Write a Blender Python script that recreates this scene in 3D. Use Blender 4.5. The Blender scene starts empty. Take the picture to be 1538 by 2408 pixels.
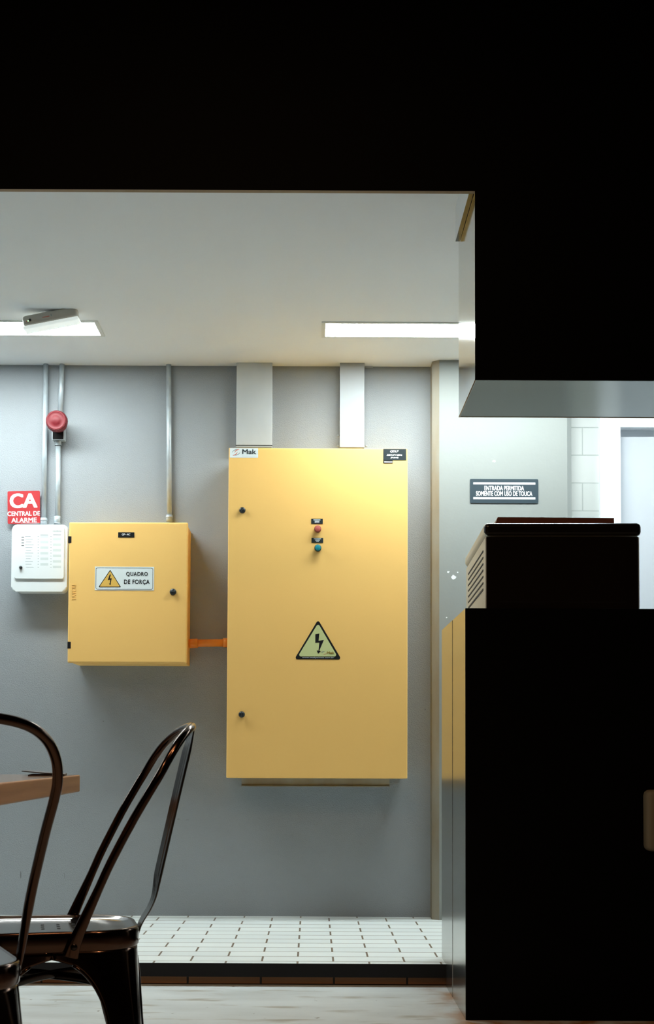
import bpy, bmesh, math, random
from mathutils import Vector, Matrix
random.seed(7)
C = bpy.context.scene.collection
sc = bpy.context.scene

# ------------------------------------------------------------------ camera
F = 3200.0; W, H = 1538, 2408; CX, CY = 735.0, 1612.0
EYE = 0.84
PITCH, ROLL = math.atan(156 / F), math.radians(0.26)
cam_m = (Matrix.Translation((0, 0, EYE)) @ Matrix.Rotation(math.radians(90) + PITCH, 4, 'X')
         @ Matrix.Rotation(ROLL, 4, 'Z'))
cd = bpy.data.cameras.new('camera'); cam = bpy.data.objects.new('camera', cd); C.objects.link(cam)
cam.matrix_world = cam_m
cd.sensor_fit = 'VERTICAL'; cd.sensor_height = 36.0; cd.lens = F / H * 36.0
cd.shift_x = (W / 2 - CX) / H; cd.shift_y = (CY - H / 2) / H
cd.clip_start = 0.05; cd.clip_end = 60
cd.dof.use_dof = True; cd.dof.focus_distance = 5.4; cd.dof.aperture_fstop = 13.0
sc.camera = cam


def at(px, py, Y):
    """world point on the plane y = Y seen at this place of the photograph"""
    d = cam_m.to_3x3() @ Vector(((px - CX) / F, -(py - CY) / F, -1.0))
    t = Y / d.y
    return Vector((d.x * t, Y, EYE + d.z * t))


# ------------------------------------------------------------------ materials
def lin(c):
    return tuple(((v / 255) / 12.92 if v / 255 <= 0.04045 else ((v / 255 + 0.055) / 1.055) ** 2.4) for v in c)


def mat(name, rgb, rough=0.5, metal=0.0, spec=0.5, bump=None, vary=None, emit=None, coat=0.0, aniso=0.0):
    m = bpy.data.materials.new(name); m.use_nodes = True
    nt = m.node_tree; b = nt.nodes['Principled BSDF']
    col = lin(rgb)
    b.inputs['Base Color'].default_value = (*col, 1)
    b.inputs['Roughness'].default_value = rough
    b.inputs['Metallic'].default_value = metal
    b.inputs['Specular IOR Level'].default_value = spec
    b.inputs['Coat Weight'].default_value = coat
    tc = nt.nodes.new('ShaderNodeTexCoord')
    if vary:                       # (scale, amount, second rgb[, stretch])
        n = nt.nodes.new('ShaderNodeTexNoise'); n.inputs['Scale'].default_value = vary[0]; n.inputs['Detail'].default_value = 6
        mp = nt.nodes.new('ShaderNodeMapping'); nt.links.new(tc.outputs['Object'], mp.inputs[0])
        if len(vary) > 3: mp.inputs['Scale'].default_value = vary[3]
        nt.links.new(mp.outputs[0], n.inputs['Vector'])
        r = nt.nodes.new('ShaderNodeValToRGB'); r.color_ramp.elements[0].position = 0.35; r.color_ramp.elements[1].position = 0.7
        nt.links.new(n.outputs[0], r.inputs[0])
        mu = nt.nodes.new('ShaderNodeMath'); mu.operation = 'MULTIPLY'; mu.inputs[1].default_value = vary[1]
        nt.links.new(r.outputs[0], mu.inputs[0])
        mx = nt.nodes.new('ShaderNodeMix'); mx.data_type = 'RGBA'
        mx.inputs[6].default_value = (*col, 1); mx.inputs[7].default_value = (*lin(vary[2]), 1)
        nt.links.new(mu.outputs[0], mx.inputs[0]); nt.links.new(mx.outputs[2], b.inputs['Base Color'])
    if bump:                       # (scale, strength, distance[, stretch])
        n = nt.nodes.new('ShaderNodeTexNoise'); n.inputs['Scale'].default_value = bump[0]; n.inputs['Detail'].default_value = 4
        mp = nt.nodes.new('ShaderNodeMapping'); nt.links.new(tc.outputs['Object'], mp.inputs[0])
        if len(bump) > 3: mp.inputs['Scale'].default_value = bump[3]
        nt.links.new(mp.outputs[0], n.inputs['Vector'])
        bn = nt.nodes.new('ShaderNodeBump'); bn.inputs['Strength'].default_value = bump[1]; bn.inputs['Distance'].default_value = bump[2]
        nt.links.new(n.outputs[0], bn.inputs['Height']); nt.links.new(bn.outputs[0], b.inputs['Normal'])
    if emit:
        b.inputs['Emission Color'].default_value = (*emit[0], 1); b.inputs['Emission Strength'].default_value = emit[1]
    return m


def brick_mat(name, rgb, rgb2, joint, w, h, mortar, off=(0, 0, 0), rot=(0, 0, 0), rough=0.5, depth=0.002, spec=0.4, vary=None):
    m = bpy.data.materials.new(name); m.use_nodes = True
    nt = m.node_tree; b = nt.nodes['Principled BSDF']
    tc = nt.nodes.new('ShaderNodeTexCoord'); mp = nt.nodes.new('ShaderNodeMapping')
    mp.inputs['Location'].default_value = off; mp.inputs['Rotation'].default_value = rot
    nt.links.new(tc.outputs['Object'], mp.inputs[0])
    br = nt.nodes.new('ShaderNodeTexBrick'); nt.links.new(mp.outputs[0], br.inputs['Vector'])
    br.inputs['Scale'].default_value = 1.0
    br.inputs['Color1'].default_value = (*lin(rgb), 1); br.inputs['Color2'].default_value = (*lin(rgb2), 1)
    br.inputs['Mortar'].default_value = (*lin(joint), 1)
    br.inputs['Mortar Size'].default_value = mortar; br.inputs['Mortar Smooth'].default_value = 0.15
    br.inputs['Brick Width'].default_value = w; br.inputs['Row Height'].default_value = h
    br.inputs['Bias'].default_value = 0.0
    nt.links.new(br.outputs['Color'], b.inputs['Base Color'])
    bn = nt.nodes.new('ShaderNodeBump'); bn.inputs['Strength'].default_value = 1.0; bn.inputs['Distance'].default_value = depth
    bn.invert = True
    nt.links.new(br.outputs['Fac'], bn.inputs['Height']); nt.links.new(bn.outputs[0], b.inputs['Normal'])
    b.inputs['Roughness'].default_value = rough; b.inputs['Specular IOR Level'].default_value = spec
    return m


M = {}
M['wall'] = mat('grey_wall_paint', (150, 156, 160), 0.75, bump=(160, 0.55, 0.004, (1, 1, 1.8)), vary=(1.6, 0.25, (140, 144, 146)))
M['ceiling'] = mat('white_ceiling_paint', (233, 238, 241), 0.8, bump=(30, 0.05, 0.002))
M['column'] = mat('pale_column_plaster', (138, 142, 139), 0.7, bump=(22, 0.25, 0.004), vary=(3.0, 0.45, (135, 139, 136)))
M['column_side'] = mat('stained_column_plaster', (150, 148, 138), 0.75, bump=(40, 0.3, 0.003), vary=(9.0, 0.9, (134, 118, 92), (1, 1, 0.25)))
M['block'] = brick_mat('painted_block_wall', (206, 209, 206), (201, 205, 202), (178, 184, 181), 0.132 * 2, 0.132, 0.0028,
                       off=(-1.267 + 0.132, -0.13, 0.0), rot=(math.radians(-90), 0, 0), rough=0.7, depth=0.003)
M['platform_tile'] = brick_mat('white_paver_tile', (216, 222, 220), (206, 213, 212), (112, 98, 82), 0.26, 0.118, 0.0038,
                               off=(0.05, -5.0006, 0), rough=0.42, depth=0.003)
M['riser_brick'] = brick_mat('brown_riser_brick', (132, 90, 56), (116, 78, 48), (34, 28, 22), 0.264, 0.2, 0.004,
                             off=(0.05, 0, 0.1), rot=(math.radians(-90), 0, 0), rough=0.7)
M['white_door'] = mat('white_door_paint', (232, 236, 240), 0.45)
M['door_leaf'] = mat('pale_door_leaf', (196, 201, 208), 0.45)
M['black_metal'] = mat('black_steel', (16, 14, 16), 0.6, 0.0, 0.25)
M['black_paint'] = mat('matte_black_panel', (2, 2, 2), 0.6, 0.0, 0.06, vary=(5, 0.3, (4, 4, 3)))
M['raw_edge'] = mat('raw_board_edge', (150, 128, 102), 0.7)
M['steel_side'] = mat('polished_steel_sheet', (205, 205, 200), 0.09, 1.0, bump=(3, 0.05, 0.006, (1, 1, 0.6)))
M['steel_counter'] = mat('brushed_steel_sheet', (182, 182, 178), 0.22, 1.0, bump=(2.5, 0.03, 0.006, (1, 2.5, 0.4)))
M['steel_under'] = mat('steel_underside', (140, 144, 140), 0.17, 1.0, bump=(2, 0.04, 0.008))
M['steel_dark'] = mat('dark_steel_strip', (44, 42, 38), 0.25, 1.0)
M['yellow'] = mat('yellow_powder_coat', (243, 193, 103), 0.62, 0, 1.0, bump=(500, 0.12, 0.0006))
M['yellow_side'] = M['yellow']
M['orange_pipe'] = mat('orange_pipe_plastic', (226, 138, 48), 0.5)
M['galv'] = mat('galvanised_steel', (196, 206, 212), 0.4, 0.35, vary=(60, 0.5, (150, 160, 168), (1, 1, 0.35)), bump=(80, 0.15, 0.001))
M['duct'] = mat('galvanised_sheet', (198, 204, 207), 0.45, 0.45, vary=(14, 0.25, (176, 184, 188), (1, 1, 0.4)))
M['duct_white'] = mat('pale_sheet_metal', (156, 161, 164), 0.5, 0.2)
M['white_plastic'] = mat('white_plastic', (226, 232, 234), 0.4)
M['grey_plastic'] = mat('grey_white_plastic', (188, 184, 174), 0.45)
M['lens'] = mat('frosted_lens', (240, 244, 244), 0.25, 0, 0.6, emit=((0.9, 1.0, 0.97), 0.5))
M['light_trim'] = mat('white_lamp_trim', (214, 218, 214), 0.5)
M['tube'] = mat('lamp_diffuser', (255, 255, 255), 0.5, emit=((0.90, 1.0, 1.0), 52.0))
M['red'] = mat('red_plastic', (112, 26, 34), 0.5, 0, 0.35)
M['red_sign'] = mat('red_sign_vinyl', (176, 48, 52), 0.4)
M['white_print'] = mat('white_print', (246, 248, 248), 0.5)
M['black_print'] = mat('black_print', (14, 18, 20), 0.5, 0, 0.3)
M['grey_print'] = mat('grey_print', (136, 150, 152), 0.5)
M['pale_print'] = mat('pale_grey_print', (204, 214, 214), 0.5)
M['blue_grey_sign'] = mat('slate_sign', (48, 62, 70), 0.45, 0, 0.4)
M['slate_label'] = mat('dark_slate_label', (34, 44, 48), 0.4)
M['white_sticker'] = mat('white_sticker', (224, 232, 232), 0.4)
M['warn_yellow'] = mat('warning_yellow', (222, 178, 84), 0.5)
M['glow_green'] = mat('pale_green_film', (198, 206, 146), 0.5)
M['olive_print'] = mat('olive_print', (140, 112, 30), 0.5)
M['salmon_print'] = mat('salmon_print', (206, 112, 92), 0.5)
M['lock'] = mat('dark_lock', (34, 40, 44), 0.35, 0.3)
M['lock_slot'] = mat('lock_slot', (112, 122, 124), 0.3, 0.8)
M['btn_red'] = mat('red_button', (186, 92, 84), 0.45)
M['btn_red_ring'] = mat('red_button_ring', (140, 58, 44), 0.45)
M['btn_teal'] = mat('teal_button', (28, 138, 150), 0.4)
M['btn_teal_ring'] = mat('teal_button_ring', (16, 54, 50), 0.4)
M['copper'] = mat('smoked_copper_metal', (78, 56, 44), 0.15, 1.0, bump=(8, 0.03, 0.004), vary=(5, 0.5, (66, 56, 50)))
M['copper_dark'] = mat('smoked_dark_metal', (52, 45, 41), 0.22, 1.0)
M['splat_metal'] = mat('wall_reflection_splat', (128, 122, 118), 0.2, 1.0)  # paler than the frame: grey of the reflected wall put into the colour
M['seat_metal'] = mat('gunmetal_seat', (150, 144, 140), 0.13, 1.0)
M['wood'] = mat('brown_wood_edge', (186, 136, 92), 0.45, 0, 0.4, vary=(5, 0.8, (148, 100, 62), (1, 0.35, 9)), bump=(60, 0.1, 0.001, (1, 0.2, 4)))
M['wood_top'] = mat('varnished_wood_top', (186, 156, 124), 0.12, 0, 1.0, vary=(5, 0.8, (140, 102, 70), (9, 0.4, 1)))
M['menu'] = mat('dark_brown_cover', (34, 20, 16), 0.5)
M['paper'] = mat('paper_edge', (214, 196, 166), 0.7)
M['machine'] = mat('stainless_case', (186, 183, 172), 0.45, 0.0, bump=(3, 0.03, 0.004))
M['machine_front'] = mat('shade_toned_front', (26, 20, 14), 0.25, 0.3, 0.4)  # steel front coloured dark for the unlit side facing the dim room
M['slot'] = mat('vent_slot', (8, 8, 8), 0.8)
M['cover_brown'] = mat('brown_cover_board', (110, 58, 40), 0.5)
M['beige_box'] = mat('beige_plastic', (124, 116, 96), 0.55)
M['dark_room'] = mat('dim_room_tone', (34, 31, 28), 0.85)  # dimness of the dining side put into its colour, keeps chair reflections dark
M['gold_print'] = mat('faded_gold_mark', (96, 72, 28), 0.5)
M['led_green'] = mat('green_led', (120, 220, 120), 0.4, emit=((0.5, 1.0, 0.5), 2.0))
M['led_red'] = mat('red_led', (206, 110, 90), 0.4)


def floor_mat():
    m = bpy.data.materials.new('polished_concrete'); m.use_nodes = True
    nt = m.node_tree; b = nt.nodes['Principled BSDF']; L = nt.links.new
    tc = nt.nodes.new('ShaderNodeTexCoord')
    def noise(scale, det, st=(1, 1, 1)):
        mp = nt.nodes.new('ShaderNodeMapping'); mp.inputs['Scale'].default_value = st; L(tc.outputs['Object'], mp.inputs[0])
        n = nt.nodes.new('ShaderNodeTexNoise'); n.inputs['Scale'].default_value = scale; n.inputs['Detail'].default_value = det
        L(mp.outputs[0], n.inputs['Vector']); return n
    def ramp(src, a, bb):
        r = nt.nodes.new('ShaderNodeMapRange'); r.inputs['From Min'].default_value = a; r.inputs['From Max'].default_value = bb
        L(src, r.inputs['Value']); return r.outputs[0]
    def mix(fac, a, c2):
        x = nt.nodes.new('ShaderNodeMix'); x.data_type = 'RGBA'; L(fac, x.inputs[0])
        if isinstance(a, tuple): x.inputs[6].default_value = (*lin(a), 1)
        else: L(a, x.inputs[6])
        x.inputs[7].default_value = (*lin(c2), 1); return x.outputs[2]
    n1 = noise(3.0, 8, (1, 2.2, 1)); n2 = noise(7.0, 10, (0.6, 2.5, 1)); n3 = noise(30, 3)
    c = mix(ramp(n1.outputs[0], 0.35, 0.7), (202, 209, 210), (184, 190, 190))
    c = mix(ramp(n2.outputs[0], 0.56, 0.70), c, (158, 156, 146))
    c = mix(ramp(n3.outputs[0], 0.70, 0.76), c, (120, 116, 106))
    # rust-coloured staining along the foot of the counter
    sp = nt.nodes.new('ShaderNodeSeparateXYZ'); L(tc.outputs['Object'], sp.inputs[0])
    r = nt.nodes.new('ShaderNodeMapRange'); L(sp.outputs[0], r.inputs['Value'])
    r.inputs['From Min'].default_value = 0.34; r.inputs['From Max'].default_value = 0.50
    mu = nt.nodes.new('ShaderNodeMath'); mu.operation = 'MULTIPLY'; L(r.outputs[0], mu.inputs[0]); L(ramp(noise(9, 4, (1, 0.7, 1)).outputs[0], 0.3, 0.6), mu.inputs[1])
    pw = nt.nodes.new('ShaderNodeMath'); pw.operation = 'POWER'; L(mu.outputs[0], pw.inputs[0]); pw.inputs[1].default_value = 1.6
    c = mix(pw.outputs[0], c, (150, 104, 58))
    L(c, b.inputs['Base Color']); b.inputs['Roughness'].default_value = 0.5; b.inputs['Specular IOR Level'].default_value = 0.35
    return m


M['floor'] = floor_mat()


# ------------------------------------------------------------------ mesh helpers
def add_box(bm, x0, x1, y0, y1, z0, z1, mi=0, bev=0.0, seg=2):
    vs = [bm.verts.new(p) for p in ((x0, y0, z0), (x1, y0, z0), (x1, y1, z0), (x0, y1, z0), (x0, y0, z1), (x1, y0, z1), (x1, y1, z1), (x0, y1, z1))]
    fs = [bm.faces.new([vs[i] for i in q]) for q in ((3, 2, 1, 0), (4, 5, 6, 7), (0, 1, 5, 4), (1, 2, 6, 5), (2, 3, 7, 6), (3, 0, 4, 7))]
    for f in fs: f.material_index = mi
    if bev:
        es = list({e for f in fs for e in f.edges})
        r = bmesh.ops.bevel(bm, geom=es, offset=bev, segments=seg, affect='EDGES', profile=0.5)
        for f in r['faces']: f.material_index = mi
    return fs


def rounded(w, h, r, n=6):
    pts = []
    for cx, cy, a0 in ((w / 2 - r, h / 2 - r, 0), (-w / 2 + r, h / 2 - r, 90), (-w / 2 + r, -h / 2 + r, 180), (w / 2 - r, -h / 2 + r, 270)):
        for k in range(n + 1):
            a = math.radians(a0 + 90 * k / n); pts.append((cx + r * math.cos(a), cy + r * math.sin(a)))
    return pts


def add_prism(bm, pts, y0, y1, mi=0, bev=0.0):
    """outline in x,z pulled from y0 (front) to y1 (back)"""
    a = [bm.verts.new((p[0], y0, p[1])) for p in pts]; b = [bm.verts.new((p[0], y1, p[1])) for p in pts]
    n = len(pts)
    fs = [bm.faces.new(a), bm.faces.new(list(reversed(b)))]
    for i in range(n): fs.append(bm.faces.new((a[i], b[i], b[(i + 1) % n], a[(i + 1) % n])))
    for f in fs: f.material_index = mi
    if bev:
        r = bmesh.ops.bevel(bm, geom=list(fs[0].edges), offset=bev, segments=3, affect='EDGES', profile=0.5)
        for f in r['faces']: f.material_index = mi


def add_cyl(bm, p0, p1, r0, r1=None, n=24, mi=0, cap=True):
    r1 = r0 if r1 is None else r1
    p0, p1 = Vector(p0), Vector(p1); d = (p1 - p0).normalized()
    u = d.orthogonal().normalized(); v = d.cross(u)
    A, B = [], []
    for k in range(n):
        a = 2 * math.pi * k / n; o = u * math.cos(a) + v * math.sin(a)
        A.append(bm.verts.new(p0 + o * r0)); B.append(bm.verts.new(p1 + o * r1))
    for k in range(n):
        f = bm.faces.new((A[k], A[(k + 1) % n], B[(k + 1) % n], B[k])); f.smooth = True; f.material_index = mi
    if cap:
        for ring in (list(reversed(A)), B):
            f = bm.faces.new(ring); f.material_index = mi


def add_lathe(bm, c, axis, prof, n=40, mi=0):
    """profile of (distance along axis, radius)"""
    c = Vector(c); d = Vector(axis).normalized(); u = d.orthogonal().normalized(); v = d.cross(u)
    rings = []
    for t, r in prof:
        rings.append([bm.verts.new(c + d * t + (u * math.cos(2 * math.pi * k / n) + v * math.sin(2 * math.pi * k / n)) * max(r, 1e-5)) for k in range(n)])
    for a, b in zip(rings, rings[1:]):
        for k in range(n):
            f = bm.faces.new((a[k], a[(k + 1) % n], b[(k + 1) % n], b[k])); f.smooth = True; f.material_index = mi
    for ring in (rings[0], rings[-1]):
        f = bm.faces.new(ring); f.material_index = mi


def catmull(P, n=8, closed=False):
    out = []; m = len(P)
    for i in range(m - 1):
        p0 = P[max(i - 1, 0)]; p1 = P[i]; p2 = P[i + 1]; p3 = P[min(i + 2, m - 1)]
        for k in range(n):
            t = k / n
            out.append(0.5 * ((2 * p1) + (-p0 + p2) * t + (2 * p0 - 5 * p1 + 4 * p2 - p3) * t * t + (-p0 + 3 * p1 - 3 * p2 + p3) * t ** 3))
    out.append(P[-1]); return out


def add_tube(bm, pts, rad, n=16, mi=0, flat=None):
    """round tube along pts; flat(i, count) -> (width factor, thickness factor)"""
    pts = [Vector(p) for p in pts]; rings = []; prev = None; N = len(pts)
    for i, p in enumerate(pts):
        d = (pts[min(i + 1, N - 1)] - pts[max(i - 1, 0)]).normalized()
        if prev is None: u = d.cross(Vector((0, 1, 0))).normalized()
        else: u = (prev - d * prev.dot(d)).normalized()
        prev = u; v = d.cross(u)
        fu, fv = flat(i, N) if flat else (1, 1)
        rings.append([bm.verts.new(p + u * math.cos(2 * math.pi * k / n) * rad * fu + v * math.sin(2 * math.pi * k / n) * rad * fv) for k in range(n)])
    for a, b in zip(rings, rings[1:]):
        for k in range(n):
            f = bm.faces.new((a[k], a[(k + 1) % n], b[(k + 1) % n], b[k])); f.smooth = True; f.material_index = mi
    for ring in (rings[0], rings[-1]): bm.faces.new(ring).material_index = mi


def obj(name, bm, mats, parent=None, base=None, smooth=False, local=False):
    bmesh.ops.recalc_face_normals(bm, faces=bm.faces)
    me = bpy.data.meshes.new(name); bm.to_mesh(me); bm.free()
    for m in (mats if isinstance(mats, (list, tuple)) else [mats]): me.materials.append(M[m] if isinstance(m, str) else m)
    if smooth:
        for p in me.polygons: p.use_smooth = True
    o = bpy.data.objects.new(name, me); C.objects.link(o)
    if parent is not None:
        o.parent = parent
        if not local: o.matrix_parent_inverse = WORLD[parent.name].inverted()
        WORLD[o.name] = Matrix.Identity(4) if not local else WORLD[parent.name].copy()
    else:
        WORLD[o.name] = Matrix.Identity(4)
        if base is not None:           # put the origin at the base of the thing
            b = Vector(base); me.transform(Matrix.Translation(-b)); o.location = b; WORLD[o.name] = Matrix.Translation(b)
    return o


WORLD = {}


def tag(o, label, cat, group=None):
    o['label'] = label; o['category'] = cat
    if group: o['group'] = group
    return o


def thing(name, label, cat, loc, rz=0.0, group=None):
    o = bpy.data.objects.new(name, None); C.objects.link(o); o.empty_display_size = 0.05
    o.location = loc; o.rotation_euler = (0, 0, rz)
    WORLD[o.name] = Matrix.Translation(loc) @ Matrix.Rotation(rz, 4, 'Z')
    return tag(o, label, cat, group)


def struct(name, bm, mats, base=None):
    o = obj(name, bm, mats, None, base); o['kind'] = 'structure'; return o


def bx(x0, x1, y0, y1, z0, z1, bev=0.0, seg=2):
    bm = bmesh.new(); add_box(bm, x0, x1, y0, y1, z0, z1, 0, bev, seg); return bm


def pxr(x0, y0, x1, y1, Y):
    """rectangle seen in the photo -> X0, X1, Z0, Z1 on the plane Y"""
    a = at(x0, (y0 + y1) / 2, Y); b = at(x1, (y0 + y1) / 2, Y); c = at((x0 + x1) / 2, y0, Y); d = at((x0 + x1) / 2, y1, Y)
    return a.x, b.x, d.z, c.z


def slab(name, rect, Y, thick, m, parent=None, bev=0.0, rad=0.0, base=None):
    x0, x1, z0, z1 = pxr(*rect, Y)
    bm = bmesh.new()
    if rad:
        cx, cz = (x0 + x1) / 2, (z0 + z1) / 2
        add_prism(bm, [(cx + p[0], cz + p[1]) for p in rounded(x1 - x0, z1 - z0, rad)], Y, Y + thick, 0, bev)
    else:
        add_box(bm, x0, x1, Y, Y + thick, z0, z1, 0, bev)
    return obj(name, bm, m, parent, base)


def lettering(body, rect, Y, m, parent, name='lettering', bold=0.0, shear=0.0, spacing=1.0, tilt=0.0, thick=0.0003, vertical=False):
    cu = bpy.data.curves.new('t', 'FONT'); cu.body = body; cu.size = 1.0; cu.shear = shear
    cu.space_character = spacing; cu.align_x = 'CENTER'; cu.extrude = 0.004; cu.resolution_u = 5
    t = bpy.data.objects.new('t', cu); C.objects.link(t)
    bpy.context.view_layer.update()
    me = bpy.data.meshes.new_from_object(t.evaluated_get(bpy.context.evaluated_depsgraph_get()))
    bpy.data.objects.remove(t); bpy.data.curves.remove(cu)
    if bold:                       # heavier strokes: the outline laid down again with small offsets
        bm = bmesh.new(); bm.from_mesh(me); src = list(bm.verts) + list(bm.edges) + list(bm.faces)
        for q, (dx, dy) in enumerate(((bold, 0), (-bold, 0), (0, bold * .6), (0, -bold * .6), (bold, bold * .6), (-bold, -bold * .6), (bold, -bold * .6), (-bold, bold * .6))):
            d = bmesh.ops.duplicate(bm, geom=src)['geom']
            bmesh.ops.translate(bm, vec=(dx, dy, 0.0016 * (q + 1)), verts=[v for v in d if isinstance(v, bmesh.types.BMVert)])
        bm.to_mesh(me); bm.free()
    if vertical: me.transform(Matrix.Rotation(math.radians(90), 4, 'Z'))
    xs = [v.co.x for v in me.vertices]; ys = [v.co.y for v in me.vertices]
    x0, x1, z0, z1 = pxr(*rect, Y)
    sx = (x1 - x0) / (max(xs) - min(xs)); sy = (z1 - z0) / (max(ys) - min(ys))
    cx, cy = (max(xs) + min(xs)) / 2, (max(ys) + min(ys)) / 2
    zs = thick / 0.008
    T = (Matrix.Translation(((x0 + x1) / 2, Y, (z0 + z1) / 2)) @ Matrix.Rotation(tilt, 4, 'Y') @ Matrix.Rotation(math.radians(90), 4, 'X')
         @ Matrix.Diagonal((sx, sy, zs, 1)) @ Matrix.Translation((-cx, -cy, 0)))
    me.transform(T); me.name = name
    me.materials.clear(); me.materials.append(M[m])
    for p in me.polygons: p.material_index = 0
    o = bpy.data.objects.new(name, me); C.objects.link(o)
    o.parent = parent; o.matrix_parent_inverse = WORLD[parent.name].inverted()
    WORLD[o.name] = Matrix.Identity(4)
    return o


def marks(name, rects, Y, m, parent, thick=0.0003, slant=0.0):
    bm = bmesh.new()
    for r in rects:
        x0, x1, z0, z1 = pxr(*r, Y); add_box(bm, x0, x1, Y, Y + thick, z0, z1)
    return obj(name, bm, m, parent)


def poly(name, pts, Y, m, parent, thick=0.0003):
    from mathutils.geometry import tessellate_polygon
    P = [at(x, y, Y) for x, y in pts]; bm = bmesh.new(); n = len(P)
    a = [bm.verts.new((p.x, Y, p.z)) for p in P]; b = [bm.verts.new((p.x, Y + thick, p.z)) for p in P]
    for t in tessellate_polygon([[Vector((p.x, p.z, 0)) for p in P]]):
        bm.faces.new([a[i] for i in t]); bm.faces.new([b[i] for i in reversed(t)])
    for i in range(n): bm.faces.new((a[i], b[i], b[(i + 1) % n], a[(i + 1) % n]))
    return obj(name, bm, m, parent)


# ------------------------------------------------------------------ setting
D = 6.355                   # back wall
PZ = 0.0774                 # raised floor
CZ = 2.661                  # ceiling of the service area
STEP = 4.94                 # front edge of the raised floor
XL, XR, YB = -5.2, 3.6, -3.2
HX, HY0, HY1 = 0.486, 4.05, 4.51
struct('floor', bx(XL, XR, YB, STEP + 0.06, -0.10, 0.0), 'floor')
bm = bx(XL, XR, STEP + 0.006, 7.2, 0.031, PZ); add_box(bm, XL, XR, STEP + 0.048, 7.2, -0.05, 0.031); struct('floor_raised', bm, 'platform_tile')
struct('trim_1', bx(XL, HX + 0.02, STEP, STEP + 0.0055, 0.030, PZ + 0.001, 0.001), 'black_metal')
struct('trim_2', bx(XL, HX + 0.02, STEP + 0.018, STEP + 0.05, 0.001, 0.030), 'riser_brick')
struct('ceiling', bx(XL, XR, HY0 + 0.02, D + 0.30, CZ, CZ + 0.10), 'ceiling')
struct('ceiling_front', bx(XL, XR, YB, HY0, 3.45, 3.55), 'dark_room')
struct('wall_left', bx(XL - 0.1, XL, HY0, D + 0.3, -0.1, 3.55), 'wall')
struct('wall_left_front', bx(XL - 0.1, XL, YB, HY0, -0.1, 3.55), 'dark_room')
struct('wall_right', bx(XR, XR + 0.1, HY0, D + 0.3, -0.1, 3.55), 'ceiling')
struct('wall_right_front', bx(XR, XR + 0.1, YB, HY0, -0.1, 3.55), 'dark_room')
struct('wall_front', bx(XL, XR, YB - 0.1, YB, -0.1, 3.55), 'dark_room')
DX0, DX1 = at(1408, 1100, D).x, 2.46
struct('wall_back', bx(XL, 1.19, D, D + 0.15, 0, CZ + 0.1), 'wall')
struct('wall_blockwork', bx(1.19, DX0, D, D + 0.15, 0, CZ + 0.1), 'block')
DZ = at(1480, 1008, D).z
struct('wall_over_door', bx(DX0, DX1, D, D + 0.15, DZ + 0.10, CZ + 0.1), 'ceiling')
struct('wall_beside_door', bx(DX1, XR, D, D + 0.15, 0, CZ + 0.1), 'ceiling')
# column with chamfered corners
CY0 = 6.24
xa = 0.551; xb = at(1033, 1200, CY0).x; xc = at(1334, 1100, CY0).x; xd = xc + 0.024
bm = bmesh.new()
pl = [(xa, D + 0.02), (xa, CY0 + 0.028), (xb, CY0), (xc, CY0), (xd, CY0 + 0.024), (xd, D + 0.02)]
lo = [bm.verts.new((x, y, PZ)) for x, y in pl]; hi = [bm.verts.new((x, y, CZ)) for x, y in pl]
for i in range(6):
    f = bm.faces.new((lo[i], lo[(i + 1) % 6], hi[(i + 1) % 6], hi[i])); f.material_index = 1 if i in (0, 1) else 0
bm.faces.new(lo); bm.faces.new(hi)
struct('wall_column', bm, ['column', 'column_side'])
# black bulkhead hanging above the front of the service area
zb = at(560, 447, HY0).z
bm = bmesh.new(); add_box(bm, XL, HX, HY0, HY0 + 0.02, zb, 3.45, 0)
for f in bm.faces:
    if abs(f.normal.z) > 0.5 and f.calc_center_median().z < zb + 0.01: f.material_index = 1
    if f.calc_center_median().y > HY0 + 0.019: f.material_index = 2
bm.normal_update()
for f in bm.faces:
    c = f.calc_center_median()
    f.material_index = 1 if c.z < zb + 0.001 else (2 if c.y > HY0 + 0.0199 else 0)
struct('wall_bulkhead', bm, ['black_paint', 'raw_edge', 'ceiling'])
# short return of the bulkhead along the hood
bm = bmesh.new(); zr = 2.546; add_box(bm, 0.471, HX - 0.001, HY0 + 0.021, 4.47, zr, CZ)
bm.normal_update()
for f in bm.faces:
    c = f.calc_center_median(); f.material_index = 1 if c.z < zr + 0.001 else 0
struct('trim_3', bm, ['ceiling', 'steel_dark'])

# door with frame
dr = bpy.data.objects.new('door_1', None); C.objects.link(dr); dr['kind'] = 'structure'; dr.location = ((DX0 + DX1) / 2, D, PZ)
WORLD['door_1'] = Matrix.Translation(dr.location)
fw = at(1460, 1100, D - 0.03).x - DX0
bm = bmesh.new()
add_box(bm, DX0, DX0 + fw, D - 0.03, D + 0.12, PZ, DZ + 0.10, 0, 0.002)
add_box(bm, DX1 - fw, DX1, D - 0.03, D + 0.12, PZ, DZ + 0.10, 0, 0.002)
add_box(bm, DX0 + fw, DX1 - fw, D - 0.0295, D + 0.12, DZ, DZ + 0.0995, 0)
add_box(bm, DX0 + fw, DX1 - fw, D + 0.04, D + 0.118, DZ - 0.034, DZ, 0)
obj('door_frame', bm, 'white_door', dr)
bm = bx(0, DX1 - DX0 - 2 * fw - 0.006, 0, 0.035, 0, DZ - 0.042 - PZ, 0.002)
bmesh.ops.transform(bm, matrix=Matrix.Translation((DX0 + fw + 0.003, D + 0.004, PZ + 0.004)) @ Matrix.Rotation(math.radians(-1.2), 4, 'Z'), verts=bm.verts)
obj('door_leaf', bm, 'door_leaf', dr)
bm = bmesh.new(); hx, hy, hz = DX1 - fw - 0.075, D - 0.013, 1.12
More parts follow.
